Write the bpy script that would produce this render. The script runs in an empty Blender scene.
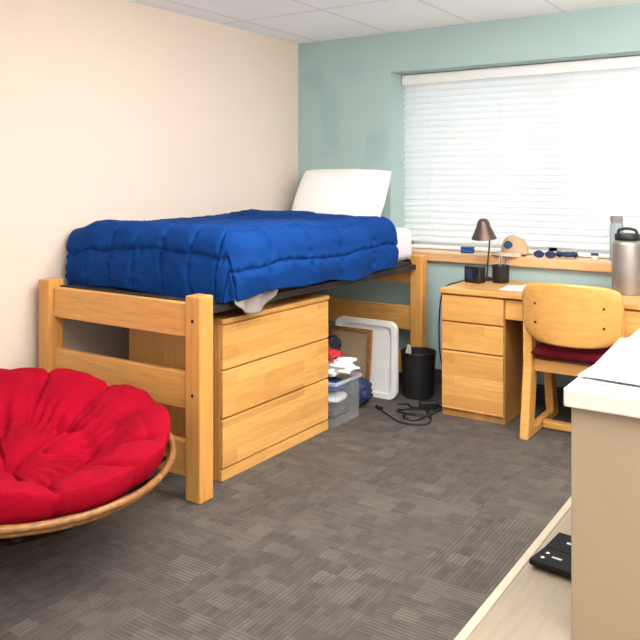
import bpy, bmesh, math, random
from mathutils import Vector, Matrix, noise
random.seed(7)
sc = bpy.context.scene
COL = sc.collection
PI = math.pi
R = math.radians

# ------------------------------------------------------------------ materials
class NT:
    def __init__(s, name):
        s.m = bpy.data.materials.new(name); s.m.use_nodes = True
        s.n = s.m.node_tree.nodes; s.l = s.m.node_tree.links
        s.b = s.n['Principled BSDF']; s.out = s.n['Material Output']
    def node(s, t, **kw):
        n = s.n.new(t)
        for k, v in kw.items(): setattr(n, k, v)
        return n
    def put(s, sock, v):
        if isinstance(v, bpy.types.NodeSocket): s.l.new(v, sock)
        elif isinstance(v, (tuple, list)) and len(v) == 3 and sock.type == 'RGBA': sock.default_value = (*v, 1)
        else: sock.default_value = v
    def math(s, op, a, b=0.0, c=None):
        n = s.node('ShaderNodeMath', operation=op); s.put(n.inputs[0], a); s.put(n.inputs[1], b)
        if c is not None: s.put(n.inputs[2], c)
        return n.outputs[0]
    def mix(s, f, a, b, blend='MIX'):
        n = s.node('ShaderNodeMix', data_type='RGBA', blend_type=blend)
        s.put(n.inputs[0], f); s.put(n.inputs[6], a); s.put(n.inputs[7], b); return n.outputs[2]
    def comb(s, x, y, z):
        n = s.node('ShaderNodeCombineXYZ')
        for i, v in enumerate((x, y, z)): s.put(n.inputs[i], v)
        return n.outputs[0]
    def sep(s, v):
        n = s.node('ShaderNodeSeparateXYZ'); s.l.new(v, n.inputs[0]); return n.outputs
    def obj(s): return s.node('ShaderNodeTexCoord').outputs['Object']
    def pos(s): return s.node('ShaderNodeNewGeometry').outputs['Position']
    def noise(s, vec, scale, detail=3, rough=.5):
        n = s.node('ShaderNodeTexNoise'); s.l.new(vec, n.inputs['Vector'])
        n.inputs['Scale'].default_value = scale; n.inputs['Detail'].default_value = detail; n.inputs['Roughness'].default_value = rough
        return n.outputs['Fac']
    def ramp(s, f, a, b):
        n = s.node('ShaderNodeMapRange'); s.put(n.inputs[0], f); n.inputs[1].default_value = a; n.inputs[2].default_value = b
        return n.outputs[0]
    def bump(s, h, st, dist=.01):
        n = s.node('ShaderNodeBump'); n.inputs['Strength'].default_value = st; n.inputs['Distance'].default_value = dist
        s.l.new(h, n.inputs['Height']); s.l.new(n.outputs[0], s.b.inputs['Normal'])
    def fin(s, col, rough=.5, metal=0., spec=.5):
        s.put(s.b.inputs['Base Color'], col); s.put(s.b.inputs['Roughness'], rough)
        s.b.inputs['Metallic'].default_value = metal; s.b.inputs['Specular IOR Level'].default_value = spec
        return s.m

def plain(name, col, rough=.5, metal=0., var=.12, scale=12, bump=0, bscale=200, spec=.5):
    t = NT(name); o = t.obj()
    f = t.noise(o, scale)
    dk = tuple(c*(1-var) for c in col); lt = tuple(min(1, c*(1+var)) for c in col)
    c = t.mix(t.ramp(f, .3, .7), dk, lt)
    if bump: t.bump(t.noise(o, bscale, 2), bump, .004)
    return t.fin(c, rough, metal, spec)

def wood(name, plane, c1=(.76,.41,.12), c2=(.58,.265,.066), bw=.42, bh=.062, rough=.38, dark=.58):
    t = NT(name); s = t.sep(t.obj()); ix = {'X':0,'Y':1,'Z':2}
    a, b = ix[plane[0]], ix[plane[1]]; c = 3-a-b
    br = t.node('ShaderNodeTexBrick', offset=.37, offset_frequency=2)
    t.l.new(t.comb(s[a], s[b], 0.), br.inputs['Vector'])
    br.inputs['Color1'].default_value = (*c1, 1); br.inputs['Color2'].default_value = (*c2, 1)
    br.inputs['Mortar'].default_value = (*[x*.8 for x in c2], 1)
    br.inputs['Scale'].default_value = 1; br.inputs['Mortar Size'].default_value = .0006
    br.inputs['Brick Width'].default_value = bw; br.inputs['Row Height'].default_value = bh
    v = t.comb(t.math('MULTIPLY', s[a], 3.5), t.math('MULTIPLY', s[b], 38.), t.math('MULTIPLY', s[c], 38.))
    g = t.ramp(t.noise(v, 1.6, 5, .6), .42, .72)
    g2 = t.ramp(t.noise(v, .25, 2), .35, .7)
    col = t.mix(t.math('MULTIPLY', g, .40), br.outputs['Color'], tuple(x*dark for x in c2))
    col = t.mix(t.math('MULTIPLY', g2, .25), col, c1)
    t.bump(g, .06, .002)
    return t.fin(col, rough)

M = {}
M['oak_yz'] = wood('oak_drawers_side', 'YZ', c1=(.82,.455,.14), c2=(.62,.30,.078), bw=.34)
M['oak_xz'] = wood('oak_drawers_front', 'XZ', c1=(.83,.46,.14), c2=(.64,.31,.082), bw=.30)
M['oak_xy'] = wood('oak_top', 'XY')
M['oak_zx'] = wood('oak_upright', 'ZX', c1=(.71,.35,.092), c2=(.60,.275,.064), bw=3, bh=.5)
M['oak_railx'] = wood('oak_rail', 'XZ', c1=(.75,.38,.105), c2=(.64,.30,.074), bw=2.7, bh=.5)
M['oak_panel'] = wood('oak_panel', 'ZX', c1=(.62,.32,.098), c2=(.51,.25,.066), bw=.9, bh=.07)
M['maple'] = wood('bent_maple', 'XZ', c1=(.74,.39,.11), c2=(.66,.33,.086), bw=3, bh=.8, rough=.32)
M['sill_wood'] = wood('sill_wood', 'XZ', c1=(.76,.46,.22), c2=(.68,.39,.17), bw=4, bh=.8)
M['console'] = wood('grey_laminate', 'YX', c1=(.37,.305,.215), c2=(.265,.21,.145), bw=4, bh=.3, dark=.52)
M['rattan'] = plain('rattan', (.27,.12,.034), .4, var=.35, scale=40, bump=.2)
M['rattan_shaded'] = plain('rattan_shaded', (.030,.016,.010), .7, var=.35, scale=40, bump=.2, spec=.1)  # shadow under the bowl chair put into the rattan colour
def red_mat():
    t = NT('red_cotton'); o = t.obj()
    f = t.ramp(t.noise(o, 5, 3), .3, .7)
    c = t.mix(f, (.28,.0015,.012), (.38,.0025,.018))
    t.bump(t.noise(o, 14, 5, .55), .45, .02)
    return t.fin(c, .9, 0, .08)
M['red'] = red_mat()
M['red_dark'] = plain('red_button', (.12,.002,.006), .8, spec=.2)
M['black'] = plain('black_plastic', (.010,.010,.011), .45)
M['blackm'] = plain('black_matte', (.010,.010,.011), .8, spec=.2)
M['darkmetal'] = plain('dark_painted_metal', (.035,.028,.026), .55, .3)
M['steel'] = plain('brushed_steel', (.38,.35,.32), .36, .8, var=.06)
M['bronze'] = plain('dark_bronze_metal', (.12,.085,.066), .38, .7)
M['silver'] = plain('silver', (.75,.75,.76), .3, .9)
M['white'] = plain('white_plastic', (.84,.84,.82), .4, var=.03)
M['white_cloth'] = plain('white_cotton', (.95,.945,.94), .9, var=.01, bump=.15, bscale=300, spec=.1)
M['grey_cloth'] = plain('grey_beige_cloth', (.27,.24,.22), .9, var=.12, bump=.2, spec=.1)
M['paper'] = plain('paper', (.82,.81,.80), .8, var=.03, spec=.1)
M['beige'] = plain('beige_laminate', (.34,.25,.165), .5, var=.03, scale=4)
M['cream'] = plain('cream_edge', (.45,.385,.28), .45, var=.04)
M['whitetop'] = plain('white_laminate', (.64,.585,.51), .35, var=.03)
M['rubber'] = plain('brown_rubber', (.06,.045,.038), .6)
M['cap'] = plain('tan_cap_cloth', (.54,.39,.24), .9, var=.08, bump=.2, spec=.1)
M['cap_front'] = plain('pale_cap_front', (.60,.48,.33), .9, var=.05, bump=.2, spec=.1)
M['navy'] = plain('navy', (.015,.03,.09), .6)
M['tealblue'] = plain('teal_blue', (.015,.07,.15), .5)
M['bluec'] = plain('blue_cloth', (.03,.10,.38), .9, bump=.2, spec=.1)
M['redc'] = plain('red_cloth', (.50,.04,.05), .9, bump=.2, spec=.1)
M['charcoal'] = plain('charcoal_cloth', (.035,.035,.045), .9, bump=.2, spec=.1)
M['maroon'] = plain('maroon_upholstery', (.13,.006,.014), .9, var=.2, scale=60, bump=.3, spec=.15)
M['card'] = plain('brown_cardboard', (.36,.25,.16), .8, var=.1)
M['framewhite'] = plain('window_white', (.90,.91,.905), .4, var=.02)

def wall_mat(name, col, patches=None):
    t = NT(name); p = t.pos()
    f = t.ramp(t.noise(p, 1.3, 3), .3, .7)
    c = t.mix(f, tuple(x*.99 for x in col), tuple(min(1, x*1.01) for x in col))
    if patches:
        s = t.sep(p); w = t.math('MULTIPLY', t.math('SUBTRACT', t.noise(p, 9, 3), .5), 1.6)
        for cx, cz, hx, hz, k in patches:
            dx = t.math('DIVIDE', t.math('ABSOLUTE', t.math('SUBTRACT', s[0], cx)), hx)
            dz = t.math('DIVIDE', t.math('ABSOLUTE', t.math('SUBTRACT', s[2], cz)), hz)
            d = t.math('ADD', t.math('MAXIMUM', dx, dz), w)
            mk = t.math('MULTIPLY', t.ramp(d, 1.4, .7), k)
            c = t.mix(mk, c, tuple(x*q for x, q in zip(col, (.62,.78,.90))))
    t.bump(t.noise(p, 160, 2), .10, .003)
    return t.fin(c, .75, 0, .25)
M['wall_beige'] = wall_mat('beige_paint', (.78,.672,.566))
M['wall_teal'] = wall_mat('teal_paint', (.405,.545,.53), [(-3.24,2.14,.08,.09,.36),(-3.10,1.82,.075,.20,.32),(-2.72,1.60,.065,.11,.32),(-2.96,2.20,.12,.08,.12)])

def ceiling_mat():
    t = NT('ceiling_tiles'); p = t.pos(); s = t.sep(p)
    fx = t.math('FRACT', t.math('DIVIDE', t.math('ADD', s[0], 20.29), .61)); fy = t.math('FRACT', t.math('DIVIDE', t.math('ADD', s[1], 20.5), 1.22))
    gx = t.math('LESS_THAN', fx, .035); gy = t.math('LESS_THAN', fy, .018); g = t.math('MAXIMUM', gx, gy)
    n = t.ramp(t.noise(p, 90, 3), .35, .65)
    c = t.mix(n, (.91,.94,.955), (.95,.975,.985)); c = t.mix(g, c, (.77,.80,.83))
    return t.fin(c, .8, 0, .2)
M['ceiling'] = ceiling_mat()

def carpet_mat():
    t = NT('carpet_tiles'); p = t.pos()
    wv = t.node('ShaderNodeTexNoise'); t.l.new(p, wv.inputs['Vector']); wv.inputs['Scale'].default_value = 45; wv.inputs['Detail'].default_value = 3
    va = t.node('ShaderNodeVectorMath', operation='MULTIPLY_ADD'); t.l.new(wv.outputs['Color'], va.inputs[0]); va.inputs[1].default_value = (.028, .028, 0); t.l.new(p, va.inputs[2])
    s0 = t.sep(p); s = t.sep(va.outputs[0])
    T = .61
    ix = t.math('FLOOR', t.math('DIVIDE', s0[0], T)); iy = t.math('FLOOR', t.math('DIVIDE', s0[1], T))
    par = t.math('PINGPONG', t.math('ADD', ix, iy), 1.0)
    inv = t.math('SUBTRACT', 1.0, par)
    def uv(q):
        return (t.math('ADD', t.math('MULTIPLY', q[0], par), t.math('MULTIPLY', q[1], inv)),
                t.math('ADD', t.math('MULTIPLY', q[1], par), t.math('MULTIPLY', q[0], inv)))
    u, v = uv(s); u0, v0 = uv(s0)
    def wn(uu, vv, a, b, z):
        n = t.node('ShaderNodeTexWhiteNoise', noise_dimensions='3D')
        t.l.new(t.comb(t.math('FLOOR', t.math('DIVIDE', uu, a)), t.math('FLOOR', t.math('DIVIDE', vv, b)), z), n.inputs['Vector'])
        return n.outputs['Value']
    stripe = t.ramp(t.math('SINE', t.math('MULTIPLY', v0, 2*PI/.0160)), -.7, .7)
    cluster = t.ramp(t.noise(p, 2.8, 2), .38, .60)
    patch = t.math('MULTIPLY', t.ramp(wn(u, v, .0763, .0678, 1.), .35, .95), t.math('ADD', t.math('MULTIPLY', cluster, .70), .30))
    patch2 = t.ramp(wn(u, v, .0381, .0381, 5.), .40, 1.0)
    tile = t.math('MULTIPLY', t.math('SUBTRACT', par, .5), .22)
    band = t.math('GREATER_THAN', wn(u0, v0, .305, .0160, 2.), .55)
    dash = wn(u0, v0, .04, .0160, 3.)
    c = t.mix(dash, (.070,.059,.052), (.095,.080,.071))
    c = t.mix(t.math('MULTIPLY', stripe, t.math('ADD', t.math('MULTIPLY', band, .30), t.math('ADD', tile, .22))), c, (.155,.132,.113))
    c = t.mix(t.math('MULTIPLY', patch, t.math('ADD', t.math('MULTIPLY', stripe, .22), .20)), c, (.270,.230,.190))
    c = t.mix(t.math('MULTIPLY', patch2, t.math('ADD', t.math('MULTIPLY', stripe, .13), .07)), c, (.245,.208,.173))
    fz = t.noise(p, 420, 2)
    c = t.mix(t.math('MULTIPLY', fz, .38), c, (.038,.032,.028), 'MIX')
    t.bump(fz, .35, .006)
    return t.fin(c, .80, 0, .25)
M['carpet'] = carpet_mat()

def comforter_mat():
    t = NT('blue_comforter'); o = t.obj()
    f = t.ramp(t.noise(o, 4, 3), .3, .7)
    c = t.mix(f, (.003,.037,.180), (.005,.049,.225))
    t.bump(t.noise(o, 22, 4, .55), .45, .016)
    return t.fin(c, .9, 0, .10)
M['comforter'] = comforter_mat()

def mattress_mat():
    t = NT('mattress_ticking'); s = t.sep(t.obj())
    st = t.math('LESS_THAN', t.math('FRACT', t.math('DIVIDE', t.math('ADD', s[0], s[1]), .035)), .16)
    c = t.mix(t.math('MULTIPLY', st, .4), (.86,.86,.88), (.45,.53,.68))
    return t.fin(c, .85, 0, .2)
M['mattress'] = mattress_mat()

def blind_mat():
    t = NT('white_blind_slats'); o = t.obj()
    n = t.ramp(t.noise(o, 3), .3, .7)
    c = t.mix(n, (.745,.775,.785), (.775,.80,.805))
    d = t.node('ShaderNodeBsdfDiffuse'); tr = t.node('ShaderNodeBsdfTranslucent'); mx = t.node('ShaderNodeMixShader')
    t.l.new(c, d.inputs[0]); t.l.new(c, tr.inputs[0]); mx.inputs[0].default_value = .22
    t.l.new(d.outputs[0], mx.inputs[1]); t.l.new(tr.outputs[0], mx.inputs[2]); t.l.new(mx.outputs[0], t.out.inputs[0])
    return t.m
M['blind'] = blind_mat()

def clear_mat(name, tint, mixf):
    t = NT(name); o = t.obj()
    n = t.math('MULTIPLY', t.ramp(t.noise(o, 6), .2, .8), .04)
    tr = t.node('ShaderNodeBsdfTransparent'); tr.inputs[0].default_value = (*tint, 1)
    g = t.node('ShaderNodeBsdfPrincipled'); g.inputs['Base Color'].default_value = (*tint, 1); g.inputs['Roughness'].default_value = .25
    mx = t.node('ShaderNodeMixShader'); t.l.new(t.math('ADD', n, mixf), mx.inputs[0])
    t.l.new(tr.outputs[0], mx.inputs[1]); t.l.new(g.outputs[0], mx.inputs[2]); t.l.new(mx.outputs[0], t.out.inputs[0])
    return t.m
M['glass'] = clear_mat('window_glass', (.95,.97,.97), .06)
M['clearplastic'] = clear_mat('clear_plastic', (.94,.95,.96), .07)
M['clearrim'] = clear_mat('clear_rim', (.88,.90,.92), .40)
M['clearbottle'] = clear_mat('clear_bottle', (.58,.66,.70), .40)

def mesh_bin_mat():
    t = NT('black_wire_mesh'); s = t.sep(t.obj())
    a = t.math('ARCTAN2', s[1], s[0])
    g1 = t.math('LESS_THAN', t.math('FRACT', t.math('MULTIPLY', a, 22.)), .5)
    g2 = t.math('LESS_THAN', t.math('FRACT', t.math('MULTIPLY', s[2], 150.)), .5)
    c = t.mix(t.math('MULTIPLY', t.math('MAXIMUM', g1, g2), .8), (.006,.006,.007), (.022,.021,.023))
    return t.fin(c, .5, .2)
M['mesh'] = mesh_bin_mat()

def print_mat():
    t = NT('printed_paper'); s = t.sep(t.obj()); o = t.obj()
    l = t.math('LESS_THAN', t.math('FRACT', t.math('DIVIDE', s[1], .026)), .45)
    k = t.math('GREATER_THAN', t.noise(o, 40, 1), .47)
    inx = t.math('LESS_THAN', t.math('ABSOLUTE', s[0]), .12)
    c = t.mix(t.math('MULTIPLY', t.math('MULTIPLY', l, k), t.math('MULTIPLY', inx, .50)), (.78,.75,.75), (.34,.34,.40))
    return t.fin(c, .8, 0, .1)
M['print'] = print_mat()

# ------------------------------------------------------------------ mesh helpers
class MB:
    def __init__(s): s.bm = bmesh.new()
    def _merge(s, tmp, Mx=None):
        if Mx is not None: bmesh.ops.transform(tmp, matrix=Mx, verts=tmp.verts)
        me = bpy.data.meshes.new('t'); tmp.to_mesh(me); tmp.free(); s.bm.from_mesh(me); bpy.data.meshes.remove(me)
    def box(s, x0, x1, y0, y1, z0, z1, b=.003, seg=2, Mx=None):
        t = bmesh.new(); bmesh.ops.create_cube(t, size=1)
        for v in t.verts:
            v.co = Vector(((x0+x1)/2+v.co.x*(x1-x0), (y0+y1)/2+v.co.y*(y1-y0), (z0+z1)/2+v.co.z*(z1-z0)))
        if b: bmesh.ops.bevel(t, geom=list(t.edges), offset=b, segments=seg, affect='EDGES', profile=.5)
        s._merge(t, Mx); return s
    def tube(s, pts, r, closed=False, n=8):
        pts = [Vector(p) for p in pts]; N = len(pts); bm = s.bm; rings = []
        rr = r if isinstance(r, (list, tuple)) else [r]*N
        up = None
        for i, p in enumerate(pts):
            if closed: d = pts[(i+1) % N]-pts[i-1]
            else: d = pts[min(i+1, N-1)]-pts[max(i-1, 0)]
            d.normalize()
            if up is None: up = Vector((0, 0, 1)) if abs(d.z) < .9 else Vector((1, 0, 0))
            a = d.cross(up).normalized(); up = a.cross(d).normalized()
            rings.append([bm.verts.new(p+rr[i]*(a*math.cos(2*PI*k/n)+up*math.sin(2*PI*k/n))) for k in range(n)])
        for i in range(N if closed else N-1):
            A, B = rings[i], rings[(i+1) % N]
            for k in range(n): bm.faces.new((A[k], A[(k+1) % n], B[(k+1) % n], B[k]))
        if not closed:
            bm.faces.new(rings[0][::-1]); bm.faces.new(rings[-1])
        return s
    def lathe(s, prof, c=(0, 0, 0), n=32, Mx=None):
        t = bmesh.new(); c = Vector(c); rings = []
        for r, z in prof:
            if r < 1e-5: rings.append([t.verts.new((0, 0, z))])
            else: rings.append([t.verts.new((r*math.cos(2*PI*k/n), r*math.sin(2*PI*k/n), z)) for k in range(n)])
        for A, B in zip(rings, rings[1:]):
            for k in range(n):
                q = [A[k % len(A)], A[(k+1) % len(A)], B[(k+1) % len(B)], B[k % len(B)]]
                u = []
                for v in q:
                    if v not in u: u.append(v)
                if len(u) > 2: t.faces.new(u)
        s._merge(t, Matrix.Translation(c) @ (Mx or Matrix())); return s
    def grid(s, f, nu, nv, closeu=False):
        g = [[s.bm.verts.new(f(i/(nu if closeu else nu-1), j/(nv-1))) for j in range(nv)] for i in range(nu)]
        for i in range(nu if closeu else nu-1):
            for j in range(nv-1):
                a = g[i]; b = g[(i+1) % nu]
                s.bm.faces.new((a[j], b[j], b[j+1], a[j+1]))
        return s
    def prism(s, poly, axis, a, b, bev=.003):
        t = bmesh.new()
        def P(p, h):
            return {'X': (h, p[0], p[1]), 'Y': (p[0], h, p[1]), 'Z': (p[0], p[1], h)}[axis]
        A = [t.verts.new(P(p, a)) for p in poly]; B = [t.verts.new(P(p, b)) for p in poly]
        t.faces.new(A[::-1]); t.faces.new(B); n = len(poly)
        for i in range(n): t.faces.new((A[i], A[(i+1) % n], B[(i+1) % n], B[i]))
        if bev: bmesh.ops.bevel(t, geom=list(t.edges), offset=bev, segments=2, affect='EDGES', profile=.5)
        s._merge(t); return s
    def build(s, name, mat, parent=None, loc=None, smooth=False, ang=40, solid=0, sub=0, soff=-1, flip=False):
        bmesh.ops.recalc_face_normals(s.bm, faces=s.bm.faces) if not solid else None
        if flip: bmesh.ops.reverse_faces(s.bm, faces=s.bm.faces)
        root = parent
        while root is not None and root.parent is not None: root = root.parent
        org = Vector(root['_o']) if root is not None else Vector(loc or (0, 0, 0))
        bmesh.ops.translate(s.bm, verts=s.bm.verts, vec=-org)
        me = bpy.data.meshes.new(name); s.bm.to_mesh(me); s.bm.free()
        if smooth:
            for p in me.polygons: p.use_smooth = True
            if ang: me.set_sharp_from_angle(angle=R(ang))
        me.materials.append(mat)
        o = bpy.data.objects.new(name, me); COL.objects.link(o)
        if parent is not None: o.parent = parent
        else: o.location = org; o['_o'] = tuple(org)
        if solid:
            m = o.modifiers.new('s', 'SOLIDIFY'); m.thickness = solid; m.offset = soff
        return o

def tag(o, label, cat, group=None):
    o['label'] = label; o['category'] = cat
    if group: o['group'] = group
    return o
def thing(name, label, cat, loc, group=None):
    o = bpy.data.objects.new(name, None); COL.objects.link(o); o.location = loc; o['_o'] = tuple(loc)
    o.empty_display_size = .1
    return tag(o, label, cat, group)
def struct(o):
    o['kind'] = 'structure'; return o
def smooth_path(pts, k=8, closed=False):
    P = [Vector(p) for p in pts]; out = []; N = len(P)
    for i in range(N if closed else N-1):
        if closed: a, b, c, d = P[i-1], P[i], P[(i+1) % N], P[(i+2) % N]
        else: a, b, c, d = P[max(i-1, 0)], P[i], P[i+1], P[min(i+2, N-1)]
        for j in range(k):
            t = j/k
            out.append(.5*((2*b)+(c-a)*t+(2*a-5*b+4*c-d)*t*t+(3*b-a-3*c+d)*t**3))
    if not closed: out.append(P[-1])
    return out
def nz(x, y, z=0): return noise.noise(Vector((x, y, z)))
def sstep(a, b, x):
    t = max(0, min(1, (x-a)/(b-a))); return t*t*(3-2*t)

# ------------------------------------------------------------------ room
XL, XR, YB, YF, ZC = -3.39, 1.3, 4.80, -1.6, 2.43
WX0, WX1, WZ0, WZ1 = -2.59, -.45, .885, 2.15
TH = .36
struct(MB().box(XL-.1, XR+.1, YF, YB+TH, -.1, 0, b=0).build('floor', M['carpet']))
struct(MB().box(XL-.1, XR+.1, YF, YB+TH, ZC, ZC+.08, b=0).build('ceiling', M['ceiling']))
struct(MB().box(XL-.1, XL, YF, YB+TH, 0, ZC, b=0).build('wall_left', M['wall_beige']))
struct(MB().box(XR, XR+.1, YF, YB+TH, 0, ZC, b=0).build('wall_right', M['wall_beige']))
wb = MB()
wb.box(XL, WX0, YB, YB+TH, 0, ZC, b=0); wb.box(WX1, XR, YB, YB+TH, 0, ZC, b=0)
wb.box(WX0, WX1, YB, YB+TH, 0, WZ0, b=0); wb.box(WX0, WX1, YB, YB+TH, WZ1, ZC, b=0)
struct(wb.build('wall_back', M['wall_teal']))
struct(MB().box(XL, XL+.008, YF, YB, 0, .10, b=.002).build('baseboard_left', M['rubber']))
struct(MB().box(XL+.008, XR, YB-.008, YB, 0, .10, b=.002).build('baseboard_back', M['rubber']))
sl = MB(); sl.box(WX0, WX1, YB, YB+.26, WZ0-.001, WZ0+.012, b=.001); sl.box(WX0+.02, WX1+.02, YB-.045, YB-.001, WZ0-.048, WZ0+.012, b=.006)
struct(sl.build('trim_1', M['sill_wood']))
wf = MB(); yw0, yw1 = YB+.265, YB+.325
for a, b in ((WX0, WX0+.05), (WX1-.05, WX1), (-1.55, -1.49)): wf.box(a, b, yw0, yw1, WZ0+.012, WZ1)
wf.box(WX0, WX1, yw0, yw1, WZ0+.012, WZ0+.06); wf.box(WX0, WX1, yw0, yw1, WZ1-.05, WZ1)
w1 = struct(wf.build('window_1', M['framewhite']))
for a, b in ((WX0+.045, -1.545), (-1.495, WX1-.045)):
    g = MB().box(a, b, YB+.29, YB+.296, WZ0+.055, WZ1-.045, b=0).build('pane', M['glass'], w1); g['kind'] = 'structure'

# blind
bl = thing('window_blind', 'white horizontal slat blind lowered and closed across the bright window', 'blind', ((WX0+WX1)/2, YB+.20, WZ0+.012))
bx0, bx1 = WX0+.012, WX1-.012; by = YB+.19
MB().box(bx0, bx1, by-.04, by-.032, WZ1-.075, WZ1-.006, b=.003).build('valance', M['framewhite'], bl)
MB().box(bx0+.005, bx1-.005, by-.028, by+.03, WZ1-.045, WZ1-.005, b=.003).build('head_rail', M['framewhite'], bl)
ms = MB(); z = WZ1-.068; ca, sa = math.cos(R(56)), math.sin(R(56)); zb = WZ0+.05
while z > zb:
    def fs(u, v, z=z):
        w = (v-.5)*.0595; cr = .007*(1-(2*v-1)**2)
        return Vector((bx0+.004+(bx1-bx0-.008)*u, by+w*ca-cr*sa, z+w*sa+cr*ca))
    ms.grid(fs, 2, 8); z -= .0425
ms.build('slats', M['blind'], bl, smooth=True, ang=0)
MB().box(bx0+.004, bx1-.004, by-.024, by+.024, WZ0+.016, WZ0+.038, b=.004).build('bottom_rail', M['framewhite'], bl)
for cx in (-2.35, -1.85, -1.35, -.85):
    MB().tube([(cx, by-.034, WZ1-.075), (cx, by-.034, WZ0+.03)], .0016, n=6).build('ladder_cord', M['framewhite'], bl)

# ------------------------------------------------------------------ bed
bed = thing('bed', 'oak bed with plank end rails standing along the cream wall', 'bed', (-2.785, 3.55, 0))
PXR, PXL, PYF, PYH, hw, PT = -2.28, -3.29, 2.485, 4.62, .044, .888
for x, y in ((PXR, PYF), (PXL, PYF), (PXR, PYH), (PXL, PYH)):
    p = MB().box(x-hw, x+hw, y-hw, y+hw, 0, PT, b=.008, seg=3).build('post', M['oak_zx'], bed)
    if x > -3:
        s = 1 if y < 3.5 else -1
        for zz in (.78, .46):
            MB().lathe([(0, 0), (.008, 0), (.008, .0015), (0, .0015)], (0, 0, 0), 12, Matrix.Translation((x, y-s*hw, zz)) @ Matrix.Rotation(s*PI/2, 4, 'X')).build('bolt', M['blackm'], p)
for y in (PYF, PYH):
    for z0, z1 in ((.700, .850), (.385, .545), (.09, .245)):
        MB().box(PXL+hw, PXR-hw, y-.018, y+.018, z0, z1, b=.006, seg=3).build('end_rail', M['oak_railx'], bed)
for x in (-2.296, -3.278):
    MB().box(x-.022, x+.018, PYF+hw, PYH-hw, .795, .828, b=.002).build('side_rail', M['darkmetal'], bed)
dk = MB(); dk.box(-3.26, -2.315, PYF+.022, PYF+.05, .815, .855, b=.002); dk.box(-3.26, -2.315, PYH-.05, PYH-.022, .815, .86, b=.002)
dk.box(-3.27, -2.305, PYF+.05, PYH-.05, .829, .845, b=.002)
dk.build('mattress_deck', M['darkmetal'], bed)

mt = MB().box(-3.325, -2.285, 2.70, 4.565, .862, 1.072, b=.05, seg=5).build('mattress', M['mattress'], loc=(-2.8, 3.55, .862), smooth=True)
tag(mt, 'white striped mattress on the oak bed, its head corner bare', 'mattress')

# comforter
x0, xr, yf, y1, top, rr = -3.355, -2.218, 2.610, 4.18, 1.146, .11
W, T = xr-x0-rr, y1-yf-rr
def ridge(a): return 1-abs(a)*2
def comf(u, v):
    NU0 = .68; NV0 = .74
    t = v/NV0*T if v <= NV0 else T; s = u/NU0*W if u <= NU0 else W
    Y = y1-t
    Ls = .362+.014*math.sin(Y*5.5)+.009*math.sin(Y*12+1)-.010*sstep(3.05, 2.8, Y)
    X = x0+s
    Lf = .366+.014*math.sin(X*7)
    dx = (u-NU0)/(1-NU0)*Ls if u > NU0 else 0; dy = (v-NV0)/(1-NV0)*Lf if v > NV0 else 0
    L = max(dx, dy); h = math.hypot(dx, dy)
    dirx, diry = (dx/h, -dy/h) if h > 1e-6 else (0, 0)
    if L < rr*PI/2:
        a = L/rr; out = rr*math.sin(a); drop = rr*(1-math.cos(a))
    else:
        a = PI/2; out = rr+.012*math.sin((L-rr*PI/2)*16); drop = rr+L-rr*PI/2
    n = Vector((dirx*math.sin(a), diry*math.sin(a), math.cos(a)))
    S, TT = s+dx, t+dy
    wob = .07*nz(S*1.5, TT*1.5, 4)+.012*nz(S*6, TT*6, 6)
    g1 = abs(math.sin(PI*(S+wob)/.18)); g2 = abs(math.sin(PI*(TT+.06+wob*1.3)/.34))
    st = min(g1, g2*1.6)
    q = 1-(1-min(1, st*1.8))**2
    gro = math.exp(-(st/.13)**2)
    d = .009*q-.007*gro+.022*nz(S*2.0, TT*1.5, 1)+.008*nz(S*4.5, TT*3.6, 2)+.004*nz(S*11, TT*9, 3)
    d += .0055*math.sin((S if g2*1.6 < g1 else TT)*72+6*nz(S*4, TT*4, 5))*math.exp(-(st/.32)**2)
    d += .008*max(0, ridge(nz(S*2.6+TT*1.9, TT*3.0-S*1.1, 7)))**2*max(0, .45+nz(S*1.5, TT*1.5, 9))
    along = TT if dx > dy else S
    d += .012*math.sin(along*17+3*nz(along*1.3, 2.2, 1))*sstep(.12, .36, L)
    p = Vector((X+dirx*out, Y+diry*out, top-drop))
    foot = sstep(3.0, 2.6, p.y)
    p.z += .032*foot*(1-min(1, L/.25))
    p.z -= .050*(1-sstep(0, .22, S))*sstep(3.3, 2.7, p.y)*(1-.6*sstep(.15, .37, L))
    if dy > 0: p.y += .04*(1-sstep(0, .25, S))*sstep(0, .2, dy)
    head = sstep(3.75, 4.14, p.y); p.z += .03*head*sstep(-2.4, -3.0, p.x)
    hem = sstep(.24, .36, L)
    d = d*(1-.30*hem)-.006*hem
    p += n*d
    p.x = max(p.x, XL+.03)
    return p
cf = MB().grid(comf, 250, 330).build('comforter', M['comforter'], loc=(-2.75, 3.4, 1.1), smooth=True, ang=0, solid=.014, soff=-1, flip=True)
tag(cf, 'puffy quilted royal blue comforter spread over the bed', 'comforter')

# sheet corner
def sheet(u, v):
    y = 2.68+.31*u+.012*math.sin(v*5); z = .940-v*(.080+.095*math.sin(PI*min(1, .12+u*.85)))
    return Vector((-2.264+.030*v+.013*math.sin(u*15)*v, y, z))
tag(MB().grid(sheet, 30, 16).build('bed_sheet', M['grey_cloth'], loc=(-2.26, 2.83, .9), smooth=True, ang=0, solid=.004),
    'grey beige sheet corner hanging below the blue comforter above the drawers', 'sheet')

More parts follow.
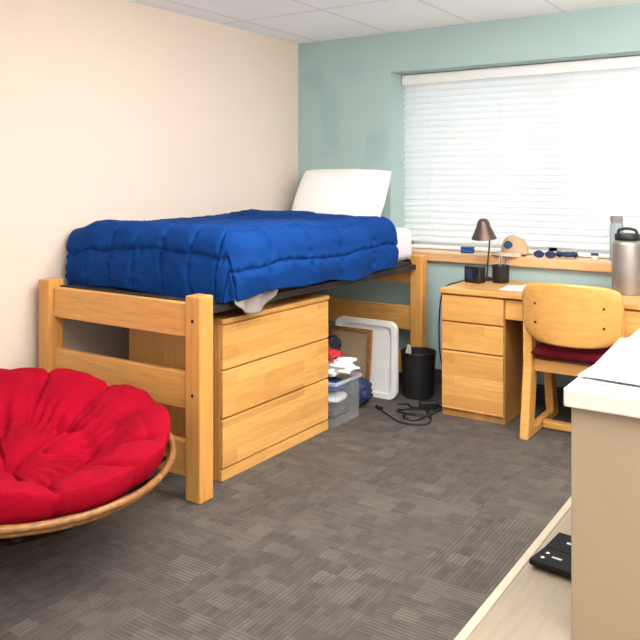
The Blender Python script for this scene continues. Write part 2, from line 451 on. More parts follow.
# pillow
def pillow(w, h, th, Mx, n=36):
    mb = MB()
    def f(sgn):
        def g(u, v):
            a, b = 2*u-1, 2*v-1
            k = (max(0, (1-a**4))*max(0, (1-b**4)))**.5
            px = a*w/2*(1-.03*(b*b)); py = b*h/2*(1-.04*(a*a))
            z = sgn*th/2*k+.016*nz(px*7, py*7, 3+sgn)*k
            return Mx @ Vector((px, py, z))
        return g
    mb.grid(f(1), n, n); mb.grid(f(-1), n, n)
    bmesh.ops.remove_doubles(mb.bm, verts=mb.bm.verts, dist=.0005)
    return mb
Mp = Matrix.Translation((-2.875, 4.580, 1.278)) @ Matrix.Rotation(R(2), 4, 'Z') @ Matrix.Rotation(R(60), 4, 'X') @ Matrix.Rotation(R(-.5), 4, 'Z')
tag(pillow(.73, .42, .16, Mp).build('pillow', M['white_cloth'], loc=(-2.85, 4.53, 1.1), smooth=True, ang=0),
    'white pillow propped up at the head of the bed against the teal wall', 'pillow')

# ------------------------------------------------------------------ drawers under the bed
dr = thing('dresser', 'three drawer oak dresser tucked under the raised bed', 'dresser', (-2.63, 3.13, 0))
dx0, dx1, dy0, dy1 = -2.94, -2.322, 2.685, 3.585
MB().box(dx0, dx1-.02, dy0, dy1, .0, .722, b=.003).build('body', M['oak_panel'], dr)
MB().box(dx0-.003, dx1+.004, dy0-.003, dy1+.003, .723, .747, b=.004).build('top', M['oak_xy'], dr)
MB().box(dx1-.019, dx1-.004, dy0, dy1, 0, .052, b=.002).build('plinth', M['oak_yz'], dr)
for z0, z1 in ((.058, .282), (.289, .505), (.512, .716)):
    MB().box(dx1-.019, dx1, dy0+.004, dy1-.004, z0, z1, b=.005, seg=2).build('drawer', M['oak_yz'], dr)

# ------------------------------------------------------------------ papasan
PC = (-2.544, 1.74)
ax = Vector((0, 0, 1)).cross(Vector((1, .05, 0)).normalized())
tilt = R(8); ctr = Vector((PC[0], PC[1], .405))
RT = Matrix.Translation(ctr) @ Matrix.Rotation(tilt, 4, ax)
pp = thing('papasan_chair', 'round rattan bowl chair in front of the foot of the bed', 'chair', (PC[0], PC[1], 0))
RB = .600
def bowl(r): return -.24*(1-(r/RB)**2)
def ring(r, z, n=64): return [RT @ Vector((r*math.cos(2*PI*k/n), r*math.sin(2*PI*k/n), z)) for k in range(n)]
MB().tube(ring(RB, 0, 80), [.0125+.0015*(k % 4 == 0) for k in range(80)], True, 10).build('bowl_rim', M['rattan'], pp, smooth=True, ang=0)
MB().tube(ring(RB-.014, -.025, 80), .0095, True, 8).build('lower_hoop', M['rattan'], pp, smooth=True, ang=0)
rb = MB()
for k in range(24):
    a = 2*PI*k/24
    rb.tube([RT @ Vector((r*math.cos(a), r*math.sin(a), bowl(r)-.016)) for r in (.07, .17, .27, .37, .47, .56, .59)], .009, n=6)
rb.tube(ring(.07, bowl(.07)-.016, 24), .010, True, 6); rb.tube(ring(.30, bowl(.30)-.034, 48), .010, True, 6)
rb.build('bowl_ribs', M['rattan_shaded'], pp, smooth=True, ang=0)
SX, SY, SR = -.17, .125, .15
bs = MB(); tr_ = []
for k in range(48):
    lx_, ly_ = SX+SR*math.cos(2*PI*k/48), SY+SR*math.sin(2*PI*k/48)
    tr_.append(RT @ Vector((lx_, ly_, bowl(math.hypot(lx_, ly_))-.038)))
bs.tube(tr_, .012, True, 8)
def bring(r, z, n=48): return [Vector((ctr.x+SX+r*math.cos(2*PI*k/n), ctr.y+SY+r*math.sin(2*PI*k/n), z)) for k in range(n)]
bs.tube(bring(.14, .014), .014, True, 8)
wz = .08; bs.tube(bring(.12, wz), .011, True, 8)
for k in range(12):
    a = 2*PI*k/12
    t0 = tr_[(k*4) % 48]; w0 = Vector((ctr.x+SX+.12*math.cos(a+.15), ctr.y+SY+.12*math.sin(a+.15), wz)); b0 = Vector((ctr.x+SX+.14*math.cos(a+.3), ctr.y+SY+.14*math.sin(a+.3), .014))
    bs.tube(smooth_path([t0, w0, b0], 6), .012, n=6)
bs.build('base', M['rattan_shaded'], pp, smooth=True, ang=0)
# cushion
RC = .592
LO, LI = 6.0, 3.0
def wth(th): return th+.11*nz(math.cos(th)*1.5, math.sin(th)*1.5, 3)
def lobes(th, k, ph, w=.16, e=.85):
    s = abs(math.sin(wth(th)*k+ph)); return s**e-.60*math.exp(-(s/w)**2)
PI_, PO_ = 1.1, 2.2
def cush_top(th, r):
    lob = lobes(th, LO, PO_); lin = lobes(th, LI, PI_, .12)
    x, y = r*math.cos(th), r*math.sin(th)
    z = -.102+.182*r**1.8
    ring_in = math.exp(-((r-.27)/.18)**2); ring_out = math.exp(-((r-.76)/.235)**2)
    z += ring_in*(.028*lin+.020)+ring_out*(.038*lob+.036)
    gr = .50+.02*nz(x*3, y*3, 6)
    tuft = abs(math.sin(wth(th)*LI+PI_)); tuft = math.exp(-(tuft/.42)**2)
    z -= (.014+.060*tuft)*math.exp(-((r-gr)/.038)**2)+.06*math.exp(-(r/.055)**2)
    z += .014*nz(x*2.8, y*2.8, 2)+.007*nz(x*7, y*7, 5)
    near = math.exp(-((r-.52)/.17)**2)
    z += .008*near*math.sin(th*36+5*nz(x*4, y*4, 1))
    cre = max(0, ridge(nz(x*3.4+1, y*3.4, 8)))**4
    z -= .016*cre*max(0, .5+nz(x*2.5, y*2.5, 4))
    return z
def cush(u, v):
    th = 2*PI*u; lob = lobes(th, LO, PO_)
    if v < .7:
        r = v/.7*.97
        rad = RC*r*(1+.024*(lob-.7)*r*r)
        return RT @ Vector((rad*math.cos(th), rad*math.sin(th), cush_top(th, r)))
    k = (v-.7)/.3
    zt = cush_top(th, .97); zb = bowl(.54)+.006
    if k < .5:
        a = k/.5*PI; rad = RC*(1+.024*(lob-.7))*(.97+.045*math.sin(a)); rad += (RC*.90-RC*.97)*(k/.5)
        zz = zt+(zb+.02-zt)*(1-math.cos(a))/2
    else:
        r = .90*(1-(k-.5)/.5); rad = RC*r; zz = bowl(rad)+.016
    return RT @ Vector((rad*math.cos(th), rad*math.sin(th), zz))
cm = MB().grid(cush, 384, 130, closeu=True)
bmesh.ops.remove_doubles(cm.bm, verts=cm.bm.verts, dist=.0008)
cu = cm.build('papasan_cushion', M['red'], loc=tuple(ctr+Vector((0, 0, -.2))), smooth=True, ang=0)
tag(cu, 'round tufted bright red cushion filling the rattan bowl chair', 'cushion')
for k in range(7):
    if k == 6: p = Vector((0, 0, cush_top(0, .02)+.002))
    else:
        th = (k*PI-PI_)/LI
        for _ in range(6): th = th-(wth(th)-(k*PI-PI_)/LI)
        r = .50; p = Vector((RC*r*math.cos(th), RC*r*math.sin(th), cush_top(th, r)+.003))
    MB().lathe([(0, .009), (.010, .007), (.015, .002), (.015, -.004), (0, -.006)], (0, 0, 0), 14, RT @ Matrix.Translation(p)).build('button', M['red_dark'], cu, smooth=True)

# ------------------------------------------------------------------ desk
dk = thing('desk', 'oak pedestal desk under the window', 'desk', (-1.235, 4.47, 0))
ex0, ex1, ey0, ey1 = -1.915, -.555, 4.175, 4.752
MB().box(ex0-.006, ex1+.006, ey0-.012, ey1, .722, .75, b=.005, seg=3).build('desktop', M['oak_xy'], dk)
for a, b in ((ex0, ex0+.385), (ex1-.385, ex1)):
    MB().box(a, b, ey0+.02, ey1-.01, 0, .721, b=.003).build('pedestal', M['oak_panel'], dk)
    for z0, z1 in ((.045, .385), (.393, .553), (.561, .712)):
        MB().box(a+.004, b-.004, ey0, ey0+.019, z0, z1, b=.005).build('drawer', M['oak_xz'], dk)
MB().box(ex0+.388, ex1-.388, ey0+.012, ey0+.03, .60, .712, b=.004).build('pencil_drawer', M['oak_xz'], dk)
MB().box(ex0+.388, ex1-.388, ey1-.05, ey1-.03, .30, .72, b=.003).build('modesty_panel', M['oak_panel'], dk)

# ------------------------------------------------------------------ desk chair
CX = -1.125; CY = 4.055
ch = thing('desk_chair', 'bent maple desk chair with maroon seat pushed up to the desk', 'chair', (CX, CY+.22, 0))
def back(u, v):
    a, b = 2*u-1, 2*v-1
    k = .13
    x = a*math.sqrt(1-k*2*b**6*(.6 if b > 0 else 1)); zz = b*math.sqrt(1-k*2.4*abs(a)**6)
    x *= .256*(1-.03*max(0, -b)); z = .688+zz*.150+.014*(1-a*a)*max(0, b)-.010*(1-a*a)*max(0, -b)
    y = CY-.085*(1-a*a)-.05*(z-.5)+.03
    return Vector((CX+x, y, z))
bko = MB().grid(back, 44, 30).build('backrest', M['maple'], ch, smooth=True, ang=0, solid=.022, soff=0)
for sx in (-.175, .175):
    for zz in (.635, .735):
        a = sx/.252; y = CY-.085*(1-a*a)-.05*(zz-.5)+.03-.012
        MB().lathe([(0, 0), (.0075, 0), (.006, .003), (0, .004)], (0, 0, 0), 12, Matrix.Translation((CX+sx, y, zz)) @ Matrix.Rotation(PI/2, 4, 'X')).build('screw', M['blackm'], bko, smooth=True)
def seatf(sgn):
    def g(u, v):
        a, b = 2*u-1, 2*v-1; k = (max(0, 1-a**6)*max(0, 1-b**6))**.5
        return Vector((CX+a*.228*(1-.05*b*b), CY+.225+b*.225*(1-.05*a*a), .460+(.045 if sgn > 0 else -.034)*k))
    return g
st = MB(); st.grid(seatf(1), 24, 24); st.grid(seatf(-1), 24, 24); bmesh.ops.remove_doubles(st.bm, verts=st.bm.verts, dist=.0005)
st.build('seat', M['maroon'], ch, smooth=True, ang=0)
for sx in (-1, 1):
    xa, xb = CX+sx*.235-.024, CX+sx*.235+.024
    MB().prism([(CY+.002, .78), (CY+.030, .78), (CY+.10, .43), (CY+.125, .36), (CY+.050, .0), (CY-.050, .0), (CY+.028, .38)], 'X', xa, xb, .008).build('rear_leg', M['maple'], ch)
    MB().prism([(CY+.34, .42), (CY+.43, .42), (CY+.52, 0.0), (CY+.42, 0.0)], 'X', xa, xb, .008).build('front_leg', M['maple'], ch)
    MB().box(xa+.002, xb-.002, CY+.02, CY+.45, .0, .048, b=.010).build('runner', M['maple'], ch)
    MB().box(xa+.002, xb-.002, CY+.07, CY+.41, .358, .420, b=.006).build('side_apron', M['maple'], ch)
MB().box(CX-.212, CX+.212, CY+.065, CY+.09, .350, .415, b=.005).build('rear_apron', M['maple'], ch)
MB().box(CX-.212, CX+.212, CY+.40, CY+.42, .365, .418, b=.005).build('front_apron', M['maple'], ch)
MB().box(CX-.212, CX+.212, CY+.20, CY+.255, .004, .045, b=.008).build('floor_rail', M['maple'], ch)

# ------------------------------------------------------------------ trash can
tx, ty = -2.200, 4.452
tc = thing('trash_can', 'black wire mesh trash can on the carpet beside the desk', 'trash can', (tx, ty, 0))
MB().lathe([(0, .004), (.088, .004), (.090, 0), (.094, .004), (.112, .285), (.108, .285), (.088, .012), (0, .012)], (tx, ty, 0), 40).build('body', M['mesh'], tc, smooth=True)
MB().tube([(tx+.112*math.cos(2*PI*k/40), ty+.112*math.sin(2*PI*k/40), .287) for k in range(40)], .006, True).build('rim', M['black'], tc, smooth=True, ang=0)
def scrap(u, v):
    a = R(150+90*u); r = .092-.012*v
    return Vector((tx+r*math.cos(a)+.01*nz(u*5, v*5), ty+r*math.sin(a), .235+.085*v*(.6+.4*math.sin(u*7))))
tag(MB().grid(scrap, 18, 8).build('crumpled_paper', M['paper'], loc=(tx, ty, .24), smooth=True, ang=0, solid=.002), 'white scrap of paper sticking up inside the black trash can', 'paper')

# ------------------------------------------------------------------ under-bed things
def rrect(w, h, r, n=8):
    out = []
    for cx, cz, a0 in ((w/2-r, h/2-r, 0), (-w/2+r, h/2-r, 90), (-w/2+r, -h/2+r, 180), (w/2-r, -h/2+r, 270)):
        for k in range(n+1):
            a = R(a0+90*k/n); out.append((cx+r*math.cos(a), cz+r*math.sin(a)))
    return out
trx, trz, tw, thh = -2.490, .247, .45, .49; tY = 4.28
tt = thing('plastic_tray', 'white rounded plastic tray stood on edge beneath the head of the bed', 'tray', (trx, tY, 0))
o_ = rrect(tw, thh, .055); i_ = rrect(tw-.065, thh-.065, .035)
def slab(poly, y0, y1): return MB().prism([(trx+a, trz+b) for a, b in poly], 'Y', y0, y1, 0)
slab(o_, tY+.006, tY+.022).build('panel', M['white'], tt)
rim = MB(); n = len(o_)
ring_o = [[rim.bm.verts.new((trx+a, yy, trz+b)) for a, b in pl] for pl, yy in ((o_, tY+.0059), (o_, tY-.010), (i_, tY-.010), (i_, tY+.0059))]
for A, B in zip(ring_o, ring_o[1:]):
    for k in range(n): rim.bm.faces.new((A[k], A[(k+1) % n], B[(k+1) % n], B[k]))
rim.build('raised_rim', M['white'], tt, smooth=True)
fb = thing('picture_frame', 'brown framed board leaning on the white plastic tray', 'picture frame', (-2.60, 4.19, 0))
Mf = Matrix.Translation((-2.585, 4.205, 0)) @ Matrix.Rotation(R(-6), 4, 'X')
fr = MB()
for a in ((-.16, .16, .41, .435), (-.16, .16, 0, .025)): fr.box(a[0], a[1], -.01, .01, a[2], a[3], b=.002, Mx=Mf)
for a in ((-.16, -.135), (.135, .16)): fr.box(a[0], a[1], -.01, .01, .025, .41, b=.002, Mx=Mf)
fr.build('frame', M['rattan'], fb)
MB().box(-.136, .136, -.002, .008, .024, .411, b=0, Mx=Mf).build('board', M['card'], fb)
bb = thing('storage_bin', 'clear plastic storage bin beside the far end of the dresser', 'bin', (-2.50, 3.755, 0))
b0x, b1x, b0y, b1y, bz = -2.72, -2.305, 3.625, 3.885, .25
wl = MB()
for q in ((b0x, b1x, b0y, b0y+.004), (b0x, b1x, b1y-.004, b1y), (b0x, b0x+.004, b0y+.004, b1y-.004), (b1x-.004, b1x, b0y+.004, b1y-.004)):
    wl.box(*q, .004, bz, b=0)
wl.box(b0x, b1x, b0y, b1y, 0, .004, b=0)
wl.build('tub', M['clearplastic'], bb)
rm = MB()
for q in ((b0x-.012, b1x+.012, b0y-.012, b0y), (b0x-.012, b1x+.012, b1y, b1y+.012), (b0x-.012, b0x, b0y, b1y), (b1x, b1x+.012, b0y, b1y)):
    rm.box(*q, bz-.018, bz, b=.003)
rm.build('rim', M['clearrim'], bb)
def cloth_lump(name, mat, c, sx, sy, sz, seed, label, cat='clothing', rough=1., rz=0):
    Rz = Matrix.Rotation(R(rz), 3, 'Z')
    def f(u, v):
        th = 2*PI*u; ph = PI*v
        d = Vector((math.copysign(abs(math.cos(th))**.6, math.cos(th))*math.sin(ph)**.6, math.copysign(abs(math.sin(th))**.6, math.sin(th))*math.sin(ph)**.6, math.cos(ph)))
        k = 1+rough*(.14*nz(d.x*2.2+seed, d.y*2.2, d.z*2.5)+.09*nz(d.x*5, d.y*5+seed, d.z*6)-.06*max(0, ridge(nz(d.x*4, d.y*4, d.z*4+seed))))
        q = Rz @ Vector((d.x*sx/2*k, d.y*sy/2*k, 0))
        return Vector((c[0]+q.x, c[1]+q.y, c[2]+sz/2+d.z*sz/2*k))
    mb = MB().grid(f, 56, 30, closeu=True); bmesh.ops.remove_doubles(mb.bm, verts=mb.bm.verts, dist=.0008)
    return tag(mb.build(name, mat, loc=c, smooth=True, ang=0), label, cat)
cloth_lump('folded_clothes', M['charcoal'], (-2.51, 3.755, .012), .37, .21, .08, 1, 'dark clothes at the bottom of the clear bin', rough=.6)
cloth_lump('folded_clothes', M['paper'], (-2.51, 3.755, .096), .36, .205, .065, 3, 'white clothes in the middle of the clear bin', rough=.5)
cloth_lump('folded_clothes', M['bluec'], (-2.51, 3.755, .165), .36, .205, .065, 4, 'blue clothes in the upper part of the clear bin', rough=.5)
cloth_lump('folded_clothes', M['white_cloth'], (-2.45, 3.755, .256), .34, .25, .10, 5, 'white clothes heaped over the rim of the clear bin', rough=1.9, rz=12)
cloth_lump('folded_shirt', M['redc'], (-2.40, 3.69, .366), .17, .13, .05, 8, 'small red shirt on the white clothes in the clear bin', rough=1.8, rz=-20)
cloth_lump('folded_shirt', M['charcoal'], (-2.53, 3.84, .362), .22, .16, .09, 19, 'dark crumpled shirt at the back of the clear bin pile', rough=1.8, rz=25)
cloth_lump('laundry_bag', M['navy'], (-2.43, 4.05, .005), .20, .16, .17, 12, 'dark navy bag on the floor between the clear bin and the white tray', 'bag')

# ------------------------------------------------------------------ cables on the floor
def cable(name, pts, label, r=.0035, k=10):
    return tag(MB().tube(smooth_path(pts, k), r, n=6).build(name, M['black'], loc=pts[0], smooth=True, ang=0), label, 'cable')
cable('charging_cable', [(-2.25, 4.05, .006), (-2.16, 3.98, .006), (-2.06, 3.91, .006), (-1.97, 3.90, .006), (-1.90, 3.96, .006), (-1.93, 4.07, .006), (-2.0, 4.10, .006), (-2.08, 4.05, .014), (-2.05, 3.97, .014), (-1.99, 3.97, .006), (-1.96, 4.04, .014), (-1.99, 4.15, .006), (-2.02, 4.19, .016)], 'black cable lying in loops on the carpet before the trash can', .0050)
cable('extension_cord', [(-1.965, 4.275, .018), (-1.945, 4.22, .007), (-1.96, 4.14, .020), (-2.04, 4.15, .020), (-2.13, 4.13, .007), (-2.14, 4.05, .020), (-2.05, 4.00, .026), (-1.95, 4.02, .026), (-1.935, 4.11, .020), (-1.98, 4.17, .030), (-2.10, 4.19, .007), (-2.17, 4.24, .007), (-2.22, 4.21, .007)], 'thicker black cord coiled over the looped cable by the desk', .0056)
cable('clock_cord', [(-1.90, 4.545, .757), (-1.935, 4.60, .752), (-2.02, 4.70, .72), (-2.16, 4.770, .66), (-2.205, 4.785, .50), (-2.20, 4.785, .20), (-2.12, 4.76, .04), (-2.05, 4.66, .005), (-1.98, 4.48, .005), (-1.96, 4.40, .005), (-1.95, 4.37, .005)], 'thin black cord hanging down the teal wall left of the desk', .0046)
ad = thing('power_adapter', 'black power adapter brick on the carpet beside the trash can', 'adapter', (-2.02, 4.25, 0))
Ma = Matrix.Translation((-2.03, 4.25, .0)) @ Matrix.Rotation(R(35), 4, 'Z')
MB().box(-.055, .050, -.034, .034, 0, .046, b=.007, seg=3, Mx=Ma).build('body', M['black'], ad)
MB().box(.050, .065, -.010, .010, .008, .026, b=.003, Mx=Ma).build('strain_relief', M['blackm'], ad)
pl = thing('power_plug', 'black plug end lying at the left end of the floor cable', 'plug', (-2.27, 4.07, 0))
Mq = Matrix.Translation((-2.275, 4.072, 0)) @ Matrix.Rotation(R(-35), 4, 'Z')
MB().box(-.028, .028, -.014, .014, 0, .022, b=.005, Mx=Mq).build('body', M['black'], pl)
for s in (-.006, .006): MB().box(-.046, -.028, s-.001, s+.001, .007, .015, b=0, Mx=Mq).build('prong', M['silver'], pl)

# ------------------------------------------------------------------ desk items
ck = thing('alarm_clock', 'small black alarm clock on the left corner of the desk', 'clock', (-1.83, 4.50, .75))
Mc = Matrix.Translation((-1.835, 4.50, .7505)) @ Matrix.Rotation(R(-12), 4, 'Z')
MB().box(-.058, .058, -.035, .035, 0, .105, b=.010, seg=3, Mx=Mc).build('body', M['black'], ck)
MB().box(-.042, .005, -.0375, -.035, .025, .088, b=.001, Mx=Mc).build('display', M['navy'], ck)
for zz in (.035, .06): MB().lathe([(0, 0), (.008, 0), (.008, .004), (0, .005)], (0, 0, 0), 12, Mc @ Matrix.Translation((.030, -.035, zz)) @ Matrix.Rotation(PI/2, 4, 'X')).build('button', M['blackm'], ck)
lx, ly = -1.825, 4.675
lp = thing('desk_lamp', 'small desk lamp with a dark metal cone shade', 'lamp', (lx, ly, .75))
MB().lathe([(0, 0), (.055, 0), (.057, .006), (.050, .014), (.012, .018), (0, .018)], (lx, ly, .7505), 32).build('base', M['black'], lp, smooth=True)
MB().tube(smooth_path([(lx, ly, .766), (lx+.008, ly, .88), (lx+.018, ly, 1.00), (lx+.020, ly-.005, 1.09), (lx+.010, ly-.022, 1.128), (lx-.004, ly-.042, 1.132)], 8), .006, n=8).build('stem', M['bronze'], lp, smooth=True, ang=0)
Ml = Matrix.Translation((lx-.006, ly-.05, 1.140)) @ Matrix.Rotation(R(8), 4, 'X')
MB().lathe([(0, .004), (.022, 0), (.034, -.012), (.046, -.05), (.080, -.125), (.078, -.125), (.044, -.05), (.030, -.014), (0, -.006)], (0, 0, 0), 36, Ml).build('lamp_shade', M['bronze'], lp, smooth=True)
MB().lathe([(0, -.03), (.012, -.045), (.026, -.085), (.022, -.105), (0, -.115)], (0, 0, 0), 20, Ml).build('bulb', M['white'], lp, smooth=True)
cxp, cyp = -1.705, 4.60
pc = thing('pencil_cup', 'black mesh pencil cup on the desk right of the clock', 'pencil cup', (cxp, cyp, .75))
MB().lathe([(0, .003), (.048, .003), (.049, 0), (.051, .003), (.053, .105), (.050, .105), (.047, .008), (0, .008)], (cxp, cyp, .7505), 28).build('cup', M['mesh'], pc, smooth=True)
MB().tube([(cxp+.0525*math.cos(2*PI*k/28), cyp+.0525*math.sin(2*PI*k/28), .856) for k in range(28)], .003, True, 6).build('rim', M['black'], pc, smooth=True, ang=0)
for i, (dx, dy, tx_, ty_, m, lb) in enumerate(((.014, .01, .03, .02, 'bluec', 'blue pen standing in the black pencil cup'), (-.012, .012, -.02, .02, 'cap', 'tan pencil standing in the black pencil cup'), (0, -.012, .012, -.02, 'silver', 'silver pen standing in the black pencil cup'))):
    a = Vector((cxp+dx*.5, cyp+dy*.5, .7605)); b = Vector((cxp+tx_, cyp+ty_, .91+.01*i))
    tag(MB().tube([a, a+(b-a)*.9, b], [.004, .004, .0018], n=8).build('pen', M[m], loc=tuple(a), smooth=True), lb, 'pen', 'pens in the pencil cup')
for i, (x, y, r_) in enumerate(((-1.47, 4.40, 6), (-1.41, 4.50, -14))):
    Mz = Matrix.Translation((x, y, .7508+i*.0016)) @ Matrix.Rotation(R(r_), 4, 'Z')
    tag(MB().box(-.14, .14, -.108, .108, 0, .0012, b=0, Mx=Mz).build('paper_sheet', M['paper'], loc=(x, y, .75)), ['white sheet of paper lying flat near the front desk edge', 'white sheet of paper on top of the other desk sheet'][i], 'paper')
sx_, sy_ = -.945, 4.54
sbt = thing('water_bottle', 'large brushed steel water bottle with black lid on the desk', 'bottle', (sx_, sy_, .75))
MB().lathe([(0, 0), (.079, 0), (.083, .004), (.083, .278), (.080, .290), (.070, .298), (.066, .300), (0, .300)], (sx_, sy_, .7505), 44).build('body', M['steel'], sbt, smooth=True)
ld = MB().lathe([(0, .3005), (.066, .3005), (.068, .305), (.068, .331), (.063, .338), (0, .339)], (sx_, sy_, .7505), 36).build('lid', M['black'], sbt, smooth=True)
MB().tube(smooth_path([(sx_-.048, sy_, 1.081), (sx_-.044, sy_, 1.106), (sx_, sy_, 1.116), (sx_+.044, sy_, 1.106), (sx_+.048, sy_, 1.081)], 6), .008, n=8).build('handle', M['black'], ld, smooth=True, ang=0)
vx, vy, vz = -1.075, 4.865, .8975
cb = thing('plastic_bottle', 'clear plastic bottle on the window sill behind the steel one', 'bottle', (vx, vy, vz))
MB().lathe([(0, 0), (.036, 0), (.040, .006), (.040, .18), (.038, .215), (.034, .225), (.034, .240), (0, .240)], (vx, vy, vz), 32).build('body', M['clearbottle'], cb, smooth=True)
MB().lathe([(0, .2405), (.037, .2405), (.037, .268), (.034, .272), (0, .272)], (vx, vy, vz), 24).build('screw_cap', M['grey_cloth'], cb, smooth=True)
# cap
kx, ky, kz = -1.710, 4.87, .8975
cp = thing('baseball_cap', 'tan baseball cap with a dark front emblem on the window sill', 'cap', (kx, ky, kz))
FA = R(-112)
def crown(u, v):
    th = 2*PI*u; ph = v*PI/2
    fr_ = .5+.5*math.cos(th-FA)
    r = math.cos(ph)**.60*(1-.015*(abs(math.cos((th-FA)*3+PI/2))**16))
    return Vector((kx+.088*r*math.cos(th), ky+.084*r*math.sin(th), kz+.012+(.100+.020*fr_)*math.sin(ph)))
cr = MB().grid(crown, 60, 18, closeu=True); bmesh.ops.remove_doubles(cr.bm, verts=cr.bm.verts, dist=.0006)
cr.build('crown', M['cap'], cp, smooth=True, ang=0)
def brim(u, v):
    a = FA+R(-66+132*u); q = 2*u-1
    r = .083+.080*v*math.sqrt(max(0, 1-q*q*.96))
    return Vector((kx+r*math.cos(a), ky+r*math.sin(a), kz+.022-.016*v*v-.010*q*q*v))
MB().grid(brim, 30, 7).build('brim', M['cap_front'], cp, smooth=True, ang=0, solid=.004, soff=0)
MB().lathe([(0, .004), (.006, .003), (.008, 0)], (kx, ky, kz+.121), 14).build('button', M['cap_front'], cp, smooth=True)
def patch(hw_, hh, off, zc=.072):
    def f(u, v):
        a = FA+R(8)+(2*u-1)*hw_/.085*math.sqrt(max(.2, 1-.6*(2*v-1)**4)); zz = zc+(2*v-1)*hh*math.sqrt(max(0, 1-.6*(2*u-1)**4))
        fr_ = .5+.5*math.cos(a-FA)
        ph = math.asin(max(0, min(1, (zz-.012)/(.100+.020*fr_)))); r = math.cos(ph)**.60
        return Vector((kx+(.088*r+off)*math.cos(a), ky+(.084*r+off)*math.sin(a), kz+zz))
    return f
MB().grid(patch(.034, .025, .003), 18, 12).build('front_emblem', M['tealblue'], cp, smooth=True, ang=0)
# sunglasses, folded low
gx, gy, gz = -1.490, 4.82, .8975
sg = thing('sunglasses', 'dark blue sunglasses resting on the window sill beside the cap', 'sunglasses', (gx, gy, gz))
for s in (-1, 1):
    pts = [(gx+s*.036+.030*math.cos(2*PI*k/24), gy-.03, gz+.024+.019*math.sin(2*PI*k/24)) for k in range(24)]
    MB().tube(pts, .0045, True, 6).build('rim', M['navy'], sg, smooth=True, ang=0)
    MB().lathe([(0, 0), (.029, 0), (.029, .0015), (0, .0015)], (0, 0, 0), 24, Matrix.Translation((gx+s*.036, gy-.03, gz+.024)) @ Matrix.Rotation(PI/2, 4, 'X') @ Matrix.Diagonal((1, .63, 1, 1))).build('lens', M['navy'], sg, smooth=True)
    MB().tube(smooth_path([(gx+s*.068, gy-.03, gz+.032), (gx+s*.07, gy+.03, gz+.028), (gx+s*.064, gy+.075, gz+.008)], 6), .0035, n=6).build('temple', M['navy'], sg, smooth=True, ang=0)
MB().tube([(gx-.008, gy-.03, gz+.030), (gx, gy-.03, gz+.033), (gx+.008, gy-.03, gz+.030)], .0035, n=6).build('bridge', M['navy'], sg, smooth=True, ang=0)
lp_ = []
for k in range(52):
    a = k*.75; r = .045+.020*nz(k*.5, 2)
    lp_.append((-1.375+r*math.cos(a)*1.25, 4.86+r*math.sin(a)*.8, gz+.008+.014*(k/52)+.014*abs(math.sin(a*1.7))))
tag(MB().tube(smooth_path(lp_, 5), .007, n=6).build('lanyard', M['navy'], loc=(-1.375, 4.86, gz), smooth=True, ang=0), 'dark blue strap bunched up on the sill right of the sunglasses', 'strap')
Mk = Matrix.Translation((-2.03, 4.85, .8975)) @ Matrix.Rotation(R(10), 4, 'Z')
bc = thing('earbud_case', 'small blue earbud case on the sill behind the lamp', 'case', (-2.03, 4.85, .8975))
MB().box(-.045, .045, -.025, .025, 0, .028, b=.010, seg=3, Mx=Mk).build('body', M['bluec'], bc)
MB().box(-.045, .045, -.025, .025, .0285, .042, b=.006, seg=3, Mx=Mk).build('lid', M['tealblue'], bc)
jx, jy = -1.20, 4.85
jr = thing('small_jar', 'small white jar with teal lid on the sill left of the bottles', 'jar', (jx, jy, .8975))
MB().lathe([(0, 0), (.020, 0), (.022, .003), (.022, .028), (0, .028)], (jx, jy, .8975), 24).build('body', M['white'], jr, smooth=True)
MB().lathe([(0, .0285), (.023, .0285), (.023, .042), (0, .043)], (jx, jy, .8975), 24).build('lid', M['tealblue'], jr, smooth=True)

# ------------------------------------------------------------------ right foreground
co = thing('low_console', 'low grey wood laminate console beneath the beige cabinet', 'console', (-.2, 2.0, 0))
MB().box(-.725, .30, 1.22, 2.98, 0, .275, b=.003).build('body', M['cream'], co)
MB().box(-.716, .31, 1.20, 3.0, .276, .30, b=.002).build('top', M['console'], co)
MB().box(-.742, -.717, 1.20, 3.0, .27, .3015, b=.004).build('edge_band', M['cream'], co)
cab = thing('beige_cabinet', 'beige cabinet with thick white top at the right foreground', 'cabinet', (-.15, 2.37, .3005))
MB().box(-.509, .26, 1.838, 2.90, .3005, .854, b=.003).build('body', M['beige'], cab)
MB().box(-.522, .28, 1.818, 2.92, .855, .90, b=.005, seg=3).build('top', M['whitetop'], cab)
for i, (x, y, r_, lb) in enumerate(((-.362, 2.15, -2, 'printed white sheet at the bottom of the paper pile on the cabinet'), (-.345, 2.24, 7, 'printed white sheet second in the paper pile on the cabinet'), (-.372, 2.20, 3, 'printed white sheet third in the paper pile on the cabinet'), (-.352, 2.16, -4, 'rumpled printed white sheet topmost on the cabinet paper pile'))):
    def shf(u, v, x=x, y=y, r_=r_, i=i):
        p = Matrix.Rotation(R(r_), 4, 'Z') @ Vector(((u-.5)*.29, (v-.5)*.52, 0))
        z = .9022+i*.0028+.0012*max(-.4, nz(u*2.5, v*3, 3))+(.008*max(0, nz(u*4, v*6, 2))*min(1, 6*u*(1-u))*min(1, 6*v*(1-v)) if i == 3 else 0)
        return Vector((x+p.x, y+p.y, z))
    tag(MB().grid(shf, 24, 30).build('paper_sheet', M['print'], loc=(x, y, .90), smooth=True, ang=0, solid=.0008), lb, 'paper')
wa = thing('folding_case', 'flat black folding case lying open on the low console', 'case', (-.63, 2.20, .30))
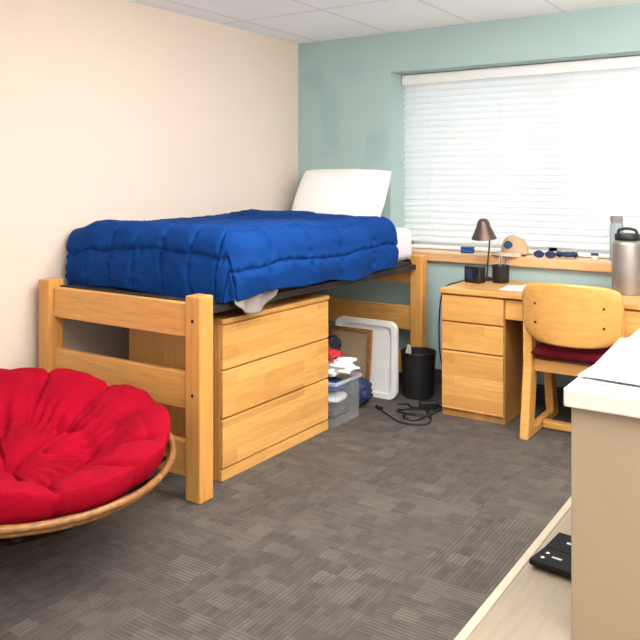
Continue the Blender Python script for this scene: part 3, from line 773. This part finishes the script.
for s, a in ((1, 2.5), (-1, -2.5)):
    Mw = Matrix.Translation((-.628, 2.215, .304)) @ Matrix.Rotation(R(-6), 4, 'Z') @ Matrix.Rotation(R(a), 4, 'X')
    lo, hi = (.002, .108) if s > 0 else (-.108, -.002)
    pf = MB().box(-.064, .064, lo, hi, .002, .018, b=.004, seg=3, Mx=Mw).build('flap', M['blackm'], wa)
    if s < 0:
        for yy in (-.018, .018):
            MB().lathe([(0, .0015), (.005, .001), (.006, 0)], (0, 0, 0), 14, Mw @ Matrix.Translation((-.038, (lo+hi)/2+yy, .0182))).build('snap', M['silver'], pf, smooth=True)
    MB().box(-.018, .010, (lo+hi)/2-.005, (lo+hi)/2+.005, .0182, .0192, b=0, Mx=Mw).build('clasp', M['silver'], pf)

# ------------------------------------------------------------------ light
def area(name, loc, rot, sx, sy, power, col):
    l = bpy.data.lights.new(name, 'AREA'); l.shape = 'RECTANGLE'; l.size = sx; l.size_y = sy; l.energy = power; l.color = col
    o = bpy.data.objects.new(name, l); COL.objects.link(o); o.location = loc; o.rotation_euler = rot; return o
area('ceiling_fixture_light', (-.5, 1.1, 2.40), (0, 0, 0), 1.6, 1.0, 32, (1, .97, .94))
area('ceiling_fixture_light', (-1.35, 2.95, 2.40), (0, 0, 0), 1.5, 1.0, 49, (1, .975, .95))
area('ceiling_fixture_light', (-.4, -.6, 2.40), (0, 0, 0), 1.8, 1.0, 14, (1, .97, .94))
area('added_uplight', (.7, .4, 1.75), (R(180), 0, 0), .9, .9, 74, (1, .99, .985))  # added upward fill, no floor lamp stands here; brightens the ceiling
area('added_uplight', (.75, 2.4, 1.5), (R(180), 0, 0), .6, .9, 122, (1, .99, .985))  # second added fill out of view, lifts the ceiling further back
area('window_daylight', ((WX0+WX1)/2, 5.75, 1.75), (R(-90), 0, 0), 2.6, 1.9, 21, (.96, .98, 1))
w = bpy.data.worlds.new('World'); sc.world = w; w.use_nodes = True
bg = w.node_tree.nodes['Background']; bg.inputs[0].default_value = (.98, .985, 1, 1); bg.inputs[1].default_value = 1.22

# ------------------------------------------------------------------ camera
cd = bpy.data.cameras.new('Camera'); cam = bpy.data.objects.new('Camera', cd); COL.objects.link(cam)
cd.sensor_width = 36; cd.lens = 36*767/640; cd.shift_y = -140/640
cam.location = (0, 0, 1.388); cam.rotation_euler = (R(90), 0, R(33.6)); sc.camera = cam
sc.view_settings.view_transform = 'Standard'
for o in bpy.data.objects:
    if '_o' in o: del o['_o']
